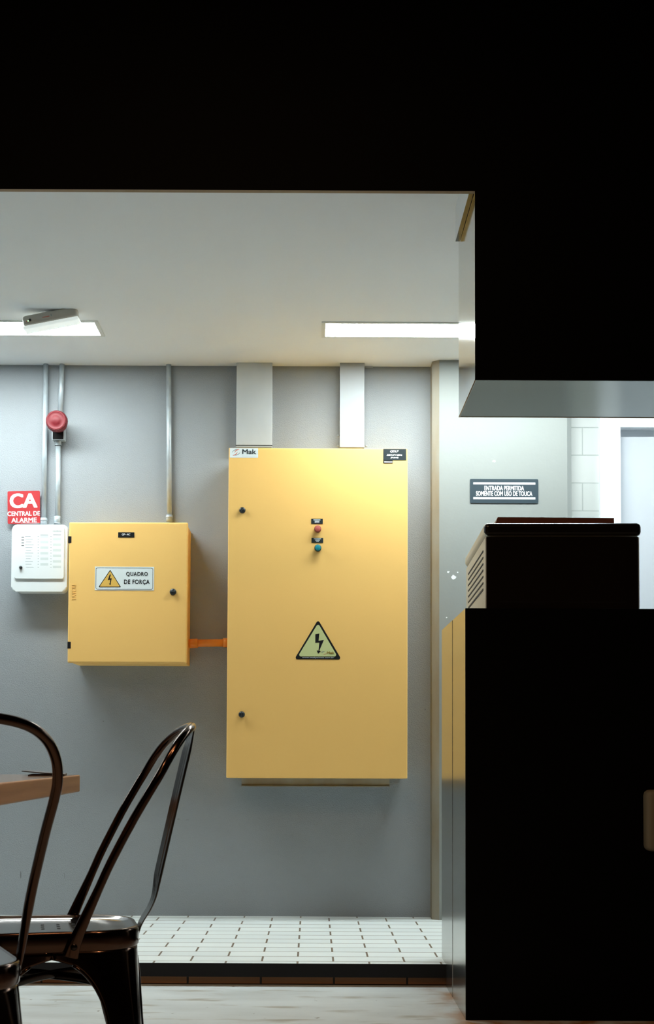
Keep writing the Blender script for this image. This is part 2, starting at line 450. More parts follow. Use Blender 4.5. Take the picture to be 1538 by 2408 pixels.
add_cyl(bm, (hx, hy + 0.004, hz), (hx, hy - 0.05, hz), 0.011); add_cyl(bm, (hx + 0.005, hy - 0.045, hz), (hx - 0.11, hy - 0.045, hz), 0.009)
add_cyl(bm, (hx, hy + 0.004, hz), (hx, hy - 0.006, hz), 0.026)
obj('door_handle', bm, 'galv', dr)

# ------------------------------------------------------------------ ceiling lamps
def ceiling_lamp(x0, x1, label):
    y0, y1 = 5.70, 5.88
    t = thing('ceiling_lamp', label, 'ceiling light', ((x0 + x1) / 2, (y0 + y1) / 2, CZ), group='fluorescent lamps recessed in the ceiling')
    b = 0.017; bm = bmesh.new(); z0, z1 = CZ - 0.004, CZ + 0.001
    add_box(bm, x0 - b, x1 + b, y0 - b, y0, z0, z1); add_box(bm, x0 - b, x1 + b, y1, y1 + b, z0, z1)
    add_box(bm, x0 - b, x0, y0, y1, z0, z1); add_box(bm, x1, x1 + b, y0, y1, z0, z1)
    obj('lamp_trim', bm, 'light_trim', t)
    obj('diffuser', bx(x0, x1, y0, y1, CZ - 0.0025, CZ + 0.0005), 'tube', t)


ceiling_lamp(-2.17, -0.935, 'long white glowing ceiling lamp on the left, partly behind the tilted emergency light')
ceiling_lamp(0.049, 1.28, 'long white glowing ceiling lamp running behind the black hood on the right')
ceiling_lamp(1.95, 3.18, 'glowing ceiling lamp over the white door, hidden above the hood')
ceiling_lamp(-4.3, -3.07, 'glowing ceiling lamp beyond the left edge, past the lamp with the emergency light')

# emergency light hanging askew from the ceiling
ex = at(120, 750, 5.56)
em = thing('emergency_light', 'small white emergency light hanging askew from the ceiling below the left lamp', 'emergency light', (ex.x, 5.56, ex.z))
def tilt(bm, a=math.radians(-11.2)):
    bmesh.ops.transform(bm, matrix=Matrix.Translation((ex.x, 0, ex.z)) @ Matrix.Rotation(a, 4, 'Y'), verts=bm.verts)
bm = bmesh.new(); add_box(bm, -0.114, 0.114, 5.53, 5.595, -0.020, 0.026, 0, 0.014, 4); tilt(bm); obj('housing', bm, 'grey_plastic', em, smooth=True)
bm = bmesh.new(); add_box(bm, -0.116, 0.116, 5.528, 5.597, -0.034, -0.018, 0, 0.006, 3); tilt(bm); obj('lens', bm, 'lens', em, smooth=True)
bm = bmesh.new(); add_cyl(bm, (-0.082, 5.532, 0.001), (-0.082, 5.527, 0.001), 0.0055); tilt(bm); o = obj('test_button', bm, 'menu', em); o['label'] = 'dark red test button'
bm = bmesh.new(); add_cyl(bm, (-0.090, 5.531, -0.001), (-0.090, 5.5285, -0.001), 0.0025); tilt(bm); obj('indicator', bm, 'led_green', em)
bm = bmesh.new(); add_cyl(bm, (-0.097, 5.531, -0.002), (-0.097, 5.5285, -0.002), 0.0022); tilt(bm); obj('indicator', bm, 'led_red', em)
bm = bmesh.new(); add_box(bm, -0.03, 0.000, 5.5292, 5.5302, 0.001, 0.004, 0); add_box(bm, 0.006, 0.009, 5.5292, 5.5302, 0.001, 0.010, 1); tilt(bm); obj('printed_marks', bm, ['led_red', 'grey_print'], em)
bm = bmesh.new(); c1 = at(83, 727, 5.60); add_cyl(bm, (c1.x, 5.60, CZ - 0.002), (c1.x + 0.001, 5.575, ex.z + 0.005), 0.0014, n=8); obj('wire', bm, 'grey_plastic', em)
bm = bmesh.new(); c1 = at(85, 723, 5.60); add_lathe(bm, (c1.x, 5.62, CZ + 0.001), (0, 0, -1), [(0, 0.018), (0.004, 0.017), (0.006, 0.012), (0.0062, 0.0)])
tag(obj('ceiling_rose', bm, 'grey_print', base=(c1.x, 5.62, CZ)), 'small round grey cap in the ceiling above the tilted emergency light', 'ceiling rose')

# ------------------------------------------------------------------ conduits on the wall
def conduit(x0, y0, x1, y1, label, cup_at=None, name='conduit', r=0.0118):
    Y = D - 0.018
    a, b = at(x0, y0, Y), at(x1, y1, Y); a.z = min(a.z, CZ) if y0 < 860 else a.z
    t = thing(name, label, 'pipe', (b.x, Y, b.z), group='galvanised conduits on the grey wall')
    bm = bmesh.new(); add_cyl(bm, a, b, r); obj('pipe', bm, 'galv', t)
    bm = bmesh.new(); add_cyl(bm, b + Vector((0, 0, 0.030)), b + Vector((0, 0, 0.0)), r + 0.0035); add_cyl(bm, b + Vector((0, 0, 0.022)), b + Vector((0, 0, 0.017)), r + 0.005)
    obj('coupling', bm, 'galv', t)
    return t


conduit(108, 845, 103, 1233, 'leftmost galvanised conduit from ceiling down to the white alarm panel, beside the red sign')
c2 = at(146, 845, D - 0.018), at(142, 975, D - 0.018)
t = thing('conduit', 'short galvanised conduit from the ceiling down to the red alarm sounder', 'pipe', (c2[1].x, D - 0.018, c2[1].z), group='galvanised conduits on the grey wall')
c2[0].z = CZ
bm = bmesh.new(); add_cyl(bm, c2[0], c2[1], 0.0118); obj('pipe', bm, 'galv', t)
c3 = at(137, 1034, D - 0.018), at(136, 1233, D - 0.018)
t = thing('conduit', 'galvanised conduit from the red alarm sounder down to the white alarm panel', 'pipe', (c3[1].x, D - 0.018, c3[1].z), group='galvanised conduits on the grey wall')
bm = bmesh.new(); add_cyl(bm, c3[0], c3[1], 0.0118); obj('pipe', bm, 'galv', t)
for zz in (c3[0].z - 0.010, c3[1].z + 0.02):
    bm = bmesh.new(); add_cyl(bm, (c3[0].x, D - 0.018, zz + 0.018), (c3[0].x, D - 0.018, zz - 0.018), 0.0150); add_cyl(bm, (c3[0].x, D - 0.018, zz - 0.014), (c3[0].x, D - 0.018, zz - 0.018), 0.0165)
    obj('coupling', bm, 'galv', t)
conduit(397, 845, 398, 1226, 'galvanised conduit from the ceiling to the top of the small yellow cabinet')

# red alarm sounder
sx = at(137, 997, D - 0.05)
t = thing('alarm_sounder', 'round red alarm sounder with ribbed rim mounted on a conduit box on the wall', 'alarm', (sx.x, D, sx.z))
bx0, bx1, bz0, bz1 = pxr(122, 992, 151, 1034, D - 0.05)
bm = bmesh.new(); add_box(bm, bx0, bx1, D - 0.048, D - 0.001, bz0, bz1, 0, 0.003)
obj('back_box', bm, 'galv', t)
bm = bmesh.new(); add_box(bm, bx0 + 0.004, bx1 - 0.004, D - 0.0495, D - 0.046, bz0 + 0.004, bz1 - 0.004)
o = obj('box_cover', bm, 'black_metal', t); o['label'] = 'black box opening'
cz = at(133, 990, D - 0.11).z; cx = at(133, 990, D - 0.11).x
bm = bmesh.new(); add_lathe(bm, (cx, D - 0.046, cz), (0, -1, 0), [(0, 0.036), (0.006, 0.040), (0.04, 0.046), (0.052, 0.050), (0.064, 0.050), (0.078, 0.046), (0.084, 0.042), (0.082, 0.039), (0.083, 0.02), (0.085, 0.018), (0.084, 0.0)], 48)
obj('sounder_body', bm, 'red', t)
bm = bmesh.new()
for k in range(44):
    a = 2 * math.pi * k / 44; u = Vector((math.cos(a), 0, math.sin(a)))
    add_cyl(bm, Vector((cx, D - 0.100, cz)) + u * 0.0505, Vector((cx, D - 0.128, cz)) + u * 0.0445, 0.0016, n=6)
obj('ribbed_rim', bm, 'red', t)

# ------------------------------------------------------------------ cable trunking above the large cabinet
def trunk(x0, x1, m, label, depth, ybot):
    Y = D - depth
    X0, X1, z0, _ = pxr(x0, 842, x1, ybot, Y)
    t = thing('cable_duct', label, 'cable duct', ((X0 + X1) / 2, D, z0), group='sheet metal cable ducts above the large cabinet')
    obj('duct_body', bx(X0 + 0.001, X1 - 0.001, Y + 0.002, D, z0, CZ), m, t)
    return t, X0, X1, z0, Y


t, X0, X1, z0, Y = trunk(556, 640, 'duct', 'wide grey sheet metal cable duct rising left from the large yellow cabinet', 0.055, 1052)
zj = at(598, 1047.5, Y).z
obj('duct_cover', bx(X0, X1, Y - 0.001, Y + 0.004, zj + 0.002, CZ, 0.0008), 'duct', t)
obj('duct_joint', bx(X0 - 0.002, X1 + 0.002, Y, Y + 0.003, zj - 0.002, zj + 0.002), 'black_metal', t)
obj('duct_collar', bx(X0, X1 - 0.001, Y - 0.001, Y + 0.004, z0, zj - 0.002), 'duct_white', t)
t, X0, X1, z0, Y = trunk(799, 857, 'duct_white', 'narrow bright white sheet metal cable duct rising to the right of the wide grey one', 0.06, 1052)
obj('duct_cover', bx(X0, X1, Y - 0.001, Y + 0.004, z0, CZ, 0.0008), 'duct_white', t)
for (px, py) in ((796, 1024), (795, 1048), (861, 1048)):
    p = at(px, py, Y + 0.01); bm = bmesh.new(); add_cyl(bm, (p.x - 0.006, p.y, p.z), (p.x + 0.006, p.y, p.z), 0.003, n=10); add_cyl(bm, (p.x - 0.002, p.y, p.z), (p.x + 0.002, p.y, p.z), 0.006, n=6)
    obj('bolt', bm, 'duct_white', t)
p = at(868, 862, D - 0.01)
bm = bmesh.new(); add_box(bm, p.x - 0.018, p.x + 0.018, D - 0.012, D, p.z - 0.004, p.z + 0.003, 0, 0.001); add_cyl(bm, (p.x + 0.004, D, p.z + 0.012), (p.x + 0.004, D - 0.01, p.z + 0.012), 0.004, n=10)
tag(obj('pipe_clip', bm, 'duct', base=(p.x, D, p.z)), 'tiny metal clip on the wall near the ceiling, right of the narrow duct', 'clip')


# ------------------------------------------------------------------ locks and buttons
def lock(px, py, Y, parent, ang=20, r=0.0135):
    p = at(px, py, Y); bm = bmesh.new()
    add_lathe(bm, (p.x, Y + 0.002, p.z), (0, -1, 0), [(0, r + 0.001), (0.008, r), (0.013, r - 0.002), (0.0135, 0)], 28)
    l = obj('lock', bm, 'lock', parent); l['label'] = 'round black lock'
    bm = bmesh.new(); add_box(bm, -r * 0.7, r * 0.7, -0.0149, -0.0115, -0.0018, 0.0018)
    bmesh.ops.transform(bm, matrix=Matrix.Translation((p.x, Y + 0.002, p.z)) @ Matrix.Rotation(math.radians(-ang), 4, 'Y'), verts=bm.verts)
    obj('lock_slot', bm, 'lock_slot', l)


def button(px, py, Y, parent, m, ring, lab):
    p = at(px, py, Y); bm = bmesh.new()
    add_lathe(bm, (p.x, Y + 0.002, p.z), (0, -1, 0), [(0, 0.0155), (0.020, 0.0155), (0.022, 0.0145), (0.0222, 0.0125), (0.020, 0.0120)], 32)
    b = obj('push_button', bm, ring, parent); b['label'] = lab
    bm = bmesh.new(); add_lathe(bm, (p.x, Y - 0.017, p.z), (0, -1, 0), [(0, 0.0128), (0.004, 0.0128), (0.0045, 0.0115), (0.0046, 0)], 32); obj('button_cap', bm, m, b)


def bolt_sign(pts, Y, m, parent, name='lightning_symbol'):
    return poly(name, pts, Y, m, parent)


# ------------------------------------------------------------------ large yellow cabinet
Y1 = 6.105
X0, X1, Z0, Z1 = pxr(535, 1054, 958.5, 1830, Y1)
big = thing('electrical_cabinet', 'tall yellow electrical cabinet with warning triangle and two push buttons on the grey wall', 'electrical cabinet', ((X0 + X1) / 2, D, Z0))
obj('cabinet_body', bx(X0 + 0.012, X1 - 0.012, Y1 + 0.022, D - 0.002, Z0 - 0.001, Z1 - 0.006, 0.002), 'yellow', big)
dbig = obj('door', bx(X0, X1, Y1, Y1 + 0.020, Z0, Z1, 0.0035, 3), 'yellow', big)
gx0, gx1, gz0, gz1 = pxr(568, 1832, 916, 1850, Y1 + 0.11)
bm = bx(gx0, gx1, Y1 + 0.11, D - 0.01, gz0 + 0.004, Z0 + 0.001); add_box(bm, gx0 - 0.003, gx1 + 0.003, Y1 + 0.10, D - 0.01, gz0, gz0 + 0.004)
for px in (619, 722, 806, 888):
    p = at(px, 1841, Y1 + 0.11); add_cyl(bm, (p.x, Y1 + 0.112, p.z), (p.x, Y1 + 0.105, p.z), 0.005, n=6)
o = obj('cable_gland_plate', bm, 'column_side', big); o['label'] = 'grey metal plate under the cabinet'
lock(570, 1200, Y1, dbig, 45); lock(568.5, 1680, Y1, dbig, 90)
Ys = Y1 - 0.0006
o = slab('label_plate', (732, 1220, 759, 1231.5), Y1 - 0.0015, 0.0015, 'slate_label', dbig)
marks('lettering', [(737, 1221.6, 753.5, 1223.6), (740, 1225, 751, 1226.8), (740, 1228.2, 751, 1229.8)], Y1 - 0.0018, 'pale_print', o)
o = slab('label_plate', (732.5, 1265, 760, 1276), Y1 - 0.0015, 0.0015, 'slate_label', dbig)
marks('lettering', [(738, 1266, 755, 1268), (741, 1269.4, 752, 1271.2), (743.5, 1272.4, 750, 1273.9)], Y1 - 0.0018, 'pale_print', o)
button(747.2, 1244.8, Y1, dbig, 'btn_red', 'btn_red_ring', 'red push button')
button(747.6, 1289.5, Y1, dbig, 'btn_teal', 'btn_teal_ring', 'teal push button')
# maker's sticker with mark and word
o = slab('sticker', (540.5, 1053.8, 607, 1076.2), Y1 - 0.0008, 0.0008, 'white_sticker', dbig, rad=0.002); o['label'] = 'white sticker with the letters Mak'
lettering('Mak', (569.8, 1056.5, 602.5, 1067.8), Y1 - 0.0012, 'slate_label', o, bold=0.012)
marks('lettering', [(569.5, 1071.4, 604, 1073)], Y1 - 0.0011, 'pale_print', o)


def arc_mark(cx, cy, rx, ry, a0, a1, w, sh, ccx=None):
    """tapered sickle: outer arc and a shifted inner arc"""
    out, inn = [], []
    for k in range(13):
        a = math.radians(a0 + (a1 - a0) * k / 12); t = math.sin(math.pi * k / 12)
        for L, g in ((out, w * t / 2 + 0.08), (inn, -w * t / 2 - 0.08)):
            x = (rx + g) * math.cos(a); y = -(ry + g) * math.sin(a); L.append((cx + x - sh * y, cy + y))
    return out + inn[::-1]


for (cx, cy, rx, ry, a0, a1, w, m) in ((555, 1063.8, 9.0, 7.0, 80, 185, 1.9, 'grey_print'), (555.5, 1063.6, 9.0, 7.0, -100, 5, 1.9, 'grey_print'),
                                       (559.0, 1063.0, 6.6, 6.0, 75, 200, 2.2, 'salmon_print'), (551.0, 1064.6, 6.6, 6.0, -105, 20, 2.2, 'salmon_print')):
    poly('logo_mark', arc_mark(cx, cy, rx, ry, a0, a1, w, 0.45), Y1 - 0.0012, m, o)
o = slab('label_plate', (901.3, 1055.6, 955, 1082), Y1 - 0.0015, 0.0015, 'slate_label', dbig)
lettering('QDLF', (917.5, 1058.8, 937.5, 1064.6), Y1 - 0.0019, 'white_print', o, bold=0.03, shear=0.3)
lettering('220/127V-60Hz', (909.2, 1068, 946, 1071.8), Y1 - 0.0019, 'white_print', o, bold=0.02, shear=0.3)
lettering('3F+N+PE', (918, 1074.6, 937.4, 1078.2), Y1 - 0.0019, 'white_print', o, bold=0.02, shear=0.3)
o = slab('label_plate', (901.3, 1082.4, 923.6, 1089.2), Y1 - 0.0015, 0.0015, 'black_print', dbig)
marks('lettering', [(903.8, 1085, 922.4, 1087.6)], Y1 - 0.0019, 'white_print', o)
# warning triangle


def round_tri(pts, r, n=5):
    out = []
    for i in range(3):
        p = Vector(pts[i]); a = (Vector(pts[i - 1]) - p).normalized(); b = (Vector(pts[(i + 1) % 3]) - p).normalized()
        h = math.acos(a.dot(b)) / 2; c = p + (a + b).normalized() * r / math.sin(h)
        s = p + a * r / math.tan(h) - c; e = p + b * r / math.tan(h) - c
        a0 = math.atan2(s.y, s.x); a1 = math.atan2(e.y, e.x)
        while a1 - a0 > math.pi: a1 -= 2 * math.pi
        while a1 - a0 < -math.pi: a1 += 2 * math.pi
        out += [(c.x + r * math.cos(a0 + (a1 - a0) * k / n), c.y + r * math.sin(a0 + (a1 - a0) * k / n)) for k in range(n + 1)]
    return out


o = poly('warning_triangle', round_tri([(748.1, 1457.0), (692.3, 1550.2), (803.0, 1550.8)], 4.0), Y1 - 0.0008, 'black_print', dbig, 0.0008)
o['label'] = 'black and pale green triangular warning sticker'
poly('triangle_field', round_tri([(748.1, 1465.5), (700.4, 1543.8), (793.6, 1543.8)], 4.2), Y1 - 0.0012, 'glow_green', o)
bolt_sign([(741.4, 1491.6), (751, 1489.8), (749.2, 1506.8), (761.6, 1504.8), (751, 1530.2), (754.4, 1531.6), (748.0, 1537.2), (744.6, 1529.4), (748.9, 1530.2), (751.0, 1511), (741.3, 1511.8)], Y1 - 0.0016, 'black_print', o)
lettering('Mak', (769.0, 1532.0, 786, 1537.8), Y1 - 0.0016, 'olive_print', o, bold=0.012)
for (cx, cy, a0, a1, m) in ((760, 1535.4, 60, 190, 'grey_print'), (763.2, 1535.4, -120, 10, 'salmon_print'), (762.2, 1535.2, 80, 200, 'grey_print')):
    poly('logo_mark', arc_mark(cx, cy, 4.4, 3.4, a0, a1, 0.7, 0.3), Y1 - 0.0016, m, o)
lettering('www.makpaineis.com.br', (711, 1544.6, 786, 1548.8), Y1 - 0.0016, 'pale_print', o, bold=0.01, shear=0.25)

# ------------------------------------------------------------------ small yellow cabinet
Y2 = 6.165
X0, X1, Z0, Z1 = pxr(160.5, 1228, 440.5, 1559, Y2)
sm = thing('electrical_cabinet', 'small square yellow electrical cabinet with a white power board sign, beside the white alarm panel', 'electrical cabinet', ((X0 + X1) / 2, D, Z0))
obj('cabinet_body', bx(X0 + 0.022, X1 - 0.003, Y2 + 0.022, D - 0.002, Z0 - 0.002, Z1 - 0.012, 0.002), 'yellow', sm)
dsm = obj('door', bx(X0, X1, Y2, Y2 + 0.020, Z0, Z1, 0.006, 3), 'yellow', sm)
for py, (a, b) in ((1269, (160, 168)), (1517, (158.5, 166.5))):
    h = slab('hinge', (a, py - 8, b, py + 8), Y2 - 0.001, 0.012, 'black_metal', sm, 0.0015); h['label'] = 'black hinge'
lock(407, 1392, Y2, dsm, 0, 0.0145)
o = slab('label_plate', (277.8, 1251.8, 315.8, 1263.5), Y2 - 0.002, 0.002, 'black_print', dsm, 0.0004)
lettering('QF - AC', (286.6, 1254.4, 306.6, 1259.6), Y2 - 0.0025, 'white_print', o, bold=0.03, shear=0.2)
lettering('TAYCRI', (168.4, 1375, 178.6, 1412), Y2 - 0.0009, 'yellow', dsm, name='embossed_letters', bold=0.0, thick=0.0010, vertical=True)
o = slab('sign_plate', (223, 1332.5, 362.2, 1388.2), Y2 - 0.0012, 0.0012, 'white_sticker', dsm); o['label'] = 'white rectangular sign reading QUADRO DE FORÇA'
x0, x1, z0, z1 = pxr(225.3, 1335.2, 359.6, 1386, Y2 - 0.0015)
bm = bmesh.new(); cxx, czz = (x0 + x1) / 2, (z0 + z1) / 2
oo = rounded(x1 - x0, z1 - z0, 0.008); ii = rounded(x1 - x0 - 0.0034, z1 - z0 - 0.0034, 0.0066)
A = [bm.verts.new((cxx + p[0], Y2 - 0.0015, czz + p[1])) for p in oo]; B = [bm.verts.new((cxx + p[0], Y2 - 0.0015, czz + p[1])) for p in ii]
for i in range(len(A)): bm.faces.new((A[i], A[(i + 1) % len(A)], B[(i + 1) % len(A)], B[i]))
obj('sign_border', bm, 'slate_label', o)
poly('warning_triangle', round_tri([(259.1, 1339.6), (231.2, 1381), (284.8, 1381)], 1.2), Y2 - 0.0015, 'black_print', o)
poly('triangle_field', round_tri([(259.1, 1342.6), (234.2, 1379.4), (281.8, 1379.4)], 0.8), Y2 - 0.0018, 'warn_yellow', o)
bolt_sign([(258, 1350.8), (260.8, 1351.2), (257.8, 1360.2), (262.8, 1359.6), (260.2, 1372.4), (261.2, 1372.6), (258.6, 1376.4), (256.2, 1371.8), (258.0, 1372.2), (259.6, 1362.6), (253.6, 1364.2)], Y2 - 0.0021, 'black_print', o)
lettering('QUADRO', (296.6, 1345, 347.6, 1355.6), Y2 - 0.0015, 'black_print', o, bold=0.015, spacing=1.12)
lettering('DE FORÇA', (291.8, 1363, 351.8, 1375.6), Y2 - 0.0015, 'black_print', o, bold=0.015, spacing=1.12)

# orange pipe between the cabinets
pa, pb = at(438, 1513, D - 0.06), at(536, 1511.5, D - 0.06)
t = thing('orange_pipe', 'short orange pipe with two sleeves joining the two yellow cabinets', 'pipe', ((pa.x + pb.x) / 2, D - 0.06, pa.z))
bm = bmesh.new(); add_cyl(bm, pa, pb, 0.0175); obj('pipe', bm, 'orange_pipe', t)
q = at(465, 1512.5, D - 0.06); bm = bmesh.new(); add_cyl(bm, pa + Vector((0, 0, -0.002)), q, 0.0215); obj('sleeve', bm, 'orange_pipe', t)
q = at(524.5, 1511.5, D - 0.06); bm = bmesh.new(); add_cyl(bm, q, pb, 0.0215); obj('sleeve', bm, 'orange_pipe', t)

# ------------------------------------------------------------------ white alarm panel
Y3 = D - 0.085
rect = (27, 1233.5, 158, 1391)
X0, X1, Z0, Z1 = pxr(*rect, Y3)
al = thing('alarm_control_box', 'white fire alarm panel with rounded corners, under the red sign', 'alarm panel', ((X0 + X1) / 2, D, Z0))
bm = bmesh.new(); cxx, czz = (X0 + X1) / 2, (Z0 + Z1) / 2
add_prism(bm, [(cxx + p[0], czz + p[1]) for p in rounded(X1 - X0, Z1 - Z0, 0.022)], Y3, Y3 + 0.03, 0, 0.007)
add_prism(bm, [(cxx + p[0], czz - 0.002 + p[1]) for p in rounded(X1 - X0 - 0.02, Z1 - Z0 - 0.004, 0.022)], Y3 + 0.03, D, 0)
obj('casing', bm, 'white_plastic', al)
fp = slab('front_cover', (34.5, 1238.5, 150.5, 1360.5), Y3 - 0.007, 0.010, 'white_plastic', al, bev=0.003, rad=0.006)
Yp = Y3 - 0.0073
lettering('intelbras', (124, 1246.6, 144.2, 1250.8), Yp, 'grey_print', fp)
rr = []
for k in range(12):
    y = 1261 + k * 6.55
    rr.append((59 + (k % 3), y, 72 + (k * 5) % 8, y + 0.9)); rr.append((88.5, y, 91.4, y + 1)); rr.append((118.5, y, 121.2, y + 1))
rr += [(95, 1257.4, 113, 1258.6), (125, 1257.2, 143.5, 1258.4)]
marks('printed_marks', rr, Yp, 'grey_print', fp)
marks('led_windows', [(50.5, 1262.5 + k * 6.6, 56.5, 1264.1 + k * 6.6) for k in range(4)], Yp, 'slate_label', fp)
for k in range(6):
    marks('zone_label', [(95, 1258.6 + k * 13.1, 113.5, 1264.5 + k * 13.1)], Yp + 0.00005, 'pale_print', fp)
    marks('zone_label', [(124.5, 1265 + k * 13.1, 143.5, 1270.6 + k * 13.1)], Yp + 0.00005, 'pale_print', fp)
lock(48.8, 1334.5, Y3 - 0.007, fp, 30, 0.0068)

# red sign
Y4 = D - 0.022
cxs, czs = at(56, 1193, Y4).x, at(56, 1193, Y4).z
rs = thing('alarm_sign', 'square red sign reading CA CENTRAL DE ALARME above the white alarm panel', 'sign', (cxs, D, at(56, 1233, Y4).z))
bm = bmesh.new(); add_prism(bm, [(p[0], p[1]) for p in rounded(0.152, 0.154, 0.006)], 0, 0.003)
bmesh.ops.transform(bm, matrix=Matrix.Translation((cxs, Y4, czs)) @ Matrix.Rotation(math.radians(-1.3), 4, 'Y'), verts=bm.verts)
sp = obj('sign_plate', bm, 'red_sign', rs)
obj('mounting_tape', bx(cxs - 0.06, cxs + 0.045, Y4 + 0.003, D, czs - 0.05, czs + 0.05), 'grey_plastic', rs)
tl = math.radians(-1.3)
lettering('CA', (22.8, 1160.2, 88, 1194.6), Y4 - 0.0004, 'white_print', sp, bold=0.035, tilt=tl)
lettering('CENTRAL DE', (17.6, 1202.2, 94.2, 1213.0), Y4 - 0.0004, 'white_print', sp, bold=0.025, tilt=tl)
lettering('ALARME', (26.6, 1217.6, 86.4, 1228.6), Y4 - 0.0004, 'white_print', sp, bold=0.022, tilt=tl)
o = marks('lettering', [(49, 1229.6, 93, 1230.3)], Y4 - 0.0004, 'pale_print', sp)

# dark sign on the column
Y5 = CY0 - 0.004
x0, x1, z0, z1 = pxr(1105.5, 1126.5, 1265.8, 1183, Y5)
es = thing('notice_sign', 'dark slate notice sign in white capital letters on the pale column', 'sign', ((x0 + x1) / 2, CY0, z0))
sp = slab('sign_plate', (1105.5, 1126.5, 1265.8, 1183), Y5, 0.004, 'blue_grey_sign', es, rad=0.005)
marks('printed_bars', [(1113, 1134.4, 1259, 1139.2), (1113, 1169.2, 1259, 1174)], Y5 - 0.0003, 'white_print', sp)
lettering('ENTRADA PERMITIDA', (1139, 1142.6, 1232.4, 1153.4), Y5 - 0.0004, 'white_print', sp, bold=0.03)
lettering('SOMENTE COM USO DE TOUCA', (1119.4, 1155.2, 1251.8, 1166.2), Y5 - 0.0004, 'white_print', sp, bold=0.03)
# old paint and glue patches on the column
for k, (px, py, s) in enumerate(((1066, 1358, 9), (1054, 1345, 4), (1076, 1346, 3), (1050, 1452, 2.5), (1162, 1084, 5))):
    pts = [(px + s * math.cos(a) * random.uniform(.45, 1.0), py + s * 0.8 * math.sin(a) * random.uniform(.4, 1.0)) for a in [i * 2 * math.pi / 11 for i in range(11)]]
    bm = bmesh.new(); add_prism(bm, [(at(x, y, CY0).x, at(x, y, CY0).z) for x, y in pts], CY0 - 0.0006, CY0 + 0.0004)
    bmesh.ops.triangulate(bm, faces=bm.faces); struct('wall_patch', bm, 'ceiling')

# scuffs on the grey wall
M['scuff'] = mat('dark_scuff', (112, 116, 116), 0.7)
for px, py, wd, ht in ((420, 1926, 9, 2.2), (441, 1928, 12, 1.2), (49, 2058, 4, 22), (86, 2062, 3, 12), (152, 2059, 1.6, 16), (1000, 1668, 3, 5), (243, 1696, 5, 2)):
    pts = [(px + wd * .5 * math.cos(a) * random.uniform(.5, 1.0), py + ht * .5 * math.sin(a) * random.uniform(.5, 1.0)) for a in [i * 2 * math.pi / 9 for i in range(9)]]
    bm = bmesh.new(); add_prism(bm, [(at(x, y, D).x, at(x, y, D).z) for x, y in pts], D - 0.0004, D + 0.0004); struct('wall_scuff', bm, 'scuff')

# ------------------------------------------------------------------ hood and counter
hz = 1.962
hd = thing('range_hood', 'large black-fronted steel extraction hood hanging at top right', 'hood', ((HX + 3.0) / 2, (HY0 + HY1) / 2, hz))
obj('side_panel', bx(HX, HX + 0.004, HY0 + 0.003, HY1, hz, CZ - 0.001), 'steel_side', hd)
obj('front_panel', bx(HX, 3.2, HY0, HY0 + 0.006, hz, 3.45), 'black_paint', hd)
obj('underside', bx(HX + 0.001, 3.2, HY0 + 0.006, HY1, hz + 0.001, hz + 0.006), 'steel_under', hd)
obj('back_panel', bx(HX + 0.004, 3.2, HY1 - 0.004, HY1, hz + 0.006, CZ - 0.001), 'steel_under', hd)
bm = bmesh.new(); add_cyl(bm, (HX + 0.001, HY0 + 0.004, hz + 0.001), (HX + 0.001, HY1, hz + 0.001), 0.0018, n=8)
add_cyl(bm, (HX, HY1 - 0.002, hz + 0.001), (3.2, HY1 - 0.002, hz + 0.001), 0.0018, n=8)
o = obj('edge_trim', bm, 'raw_edge', hd)

KY0, KY1, KZ = 4.32, 5.10, 1.300
ct = thing('service_counter', 'tall black-fronted counter with a mirror-like steel side at bottom right', 'counter', ((HX + 3.0) / 2, (KY0 + KY1) / 2, 0))
bm = bmesh.new(); add_box(bm, HX, HX + 0.003, KY0 + 0.004, KY0 + 0.400, 0.0, KZ - 0.001); add_box(bm, HX - 0.0010, HX + 0.003, KY0 + 0.400, KY1, 0.0, KZ - 0.001)
bmesh.ops.transform(bm, matrix=Matrix.Identity(4), verts=bm.verts)
obj('side_panel', bm, 'steel_counter', ct)
obj('front_panel', bx(HX, 3.2, KY0, KY0 + 0.006, 0.0, KZ, 0.0015), 'black_paint', ct)
obj('worktop', bx(HX + 0.003, 3.2, KY0 + 0.006, KY1, KZ - 0.03, KZ, 0.002), 'steel_under', ct)
obj('back_panel', bx(HX + 0.003, 3.2, KY1 - 0.02, KY1 - 0.001, 0.0, KZ - 0.03), 'steel_under', ct)
# pale box on the counter front
x0, x1, z0, z1 = pxr(1521, 1858, 1600, 2003, KY0 - 0.06)
bm = bmesh.new(); add_box(bm, x0, x1, KY0 - 0.06, KY0, z0, z1, 0, 0.018, 4)
t = obj('dispenser', bm, 'beige_box', base=((x0 + x1) / 2, KY0, z0), smooth=True); tag(t, 'pale beige rounded box on the black counter front at the right edge', 'dispenser')

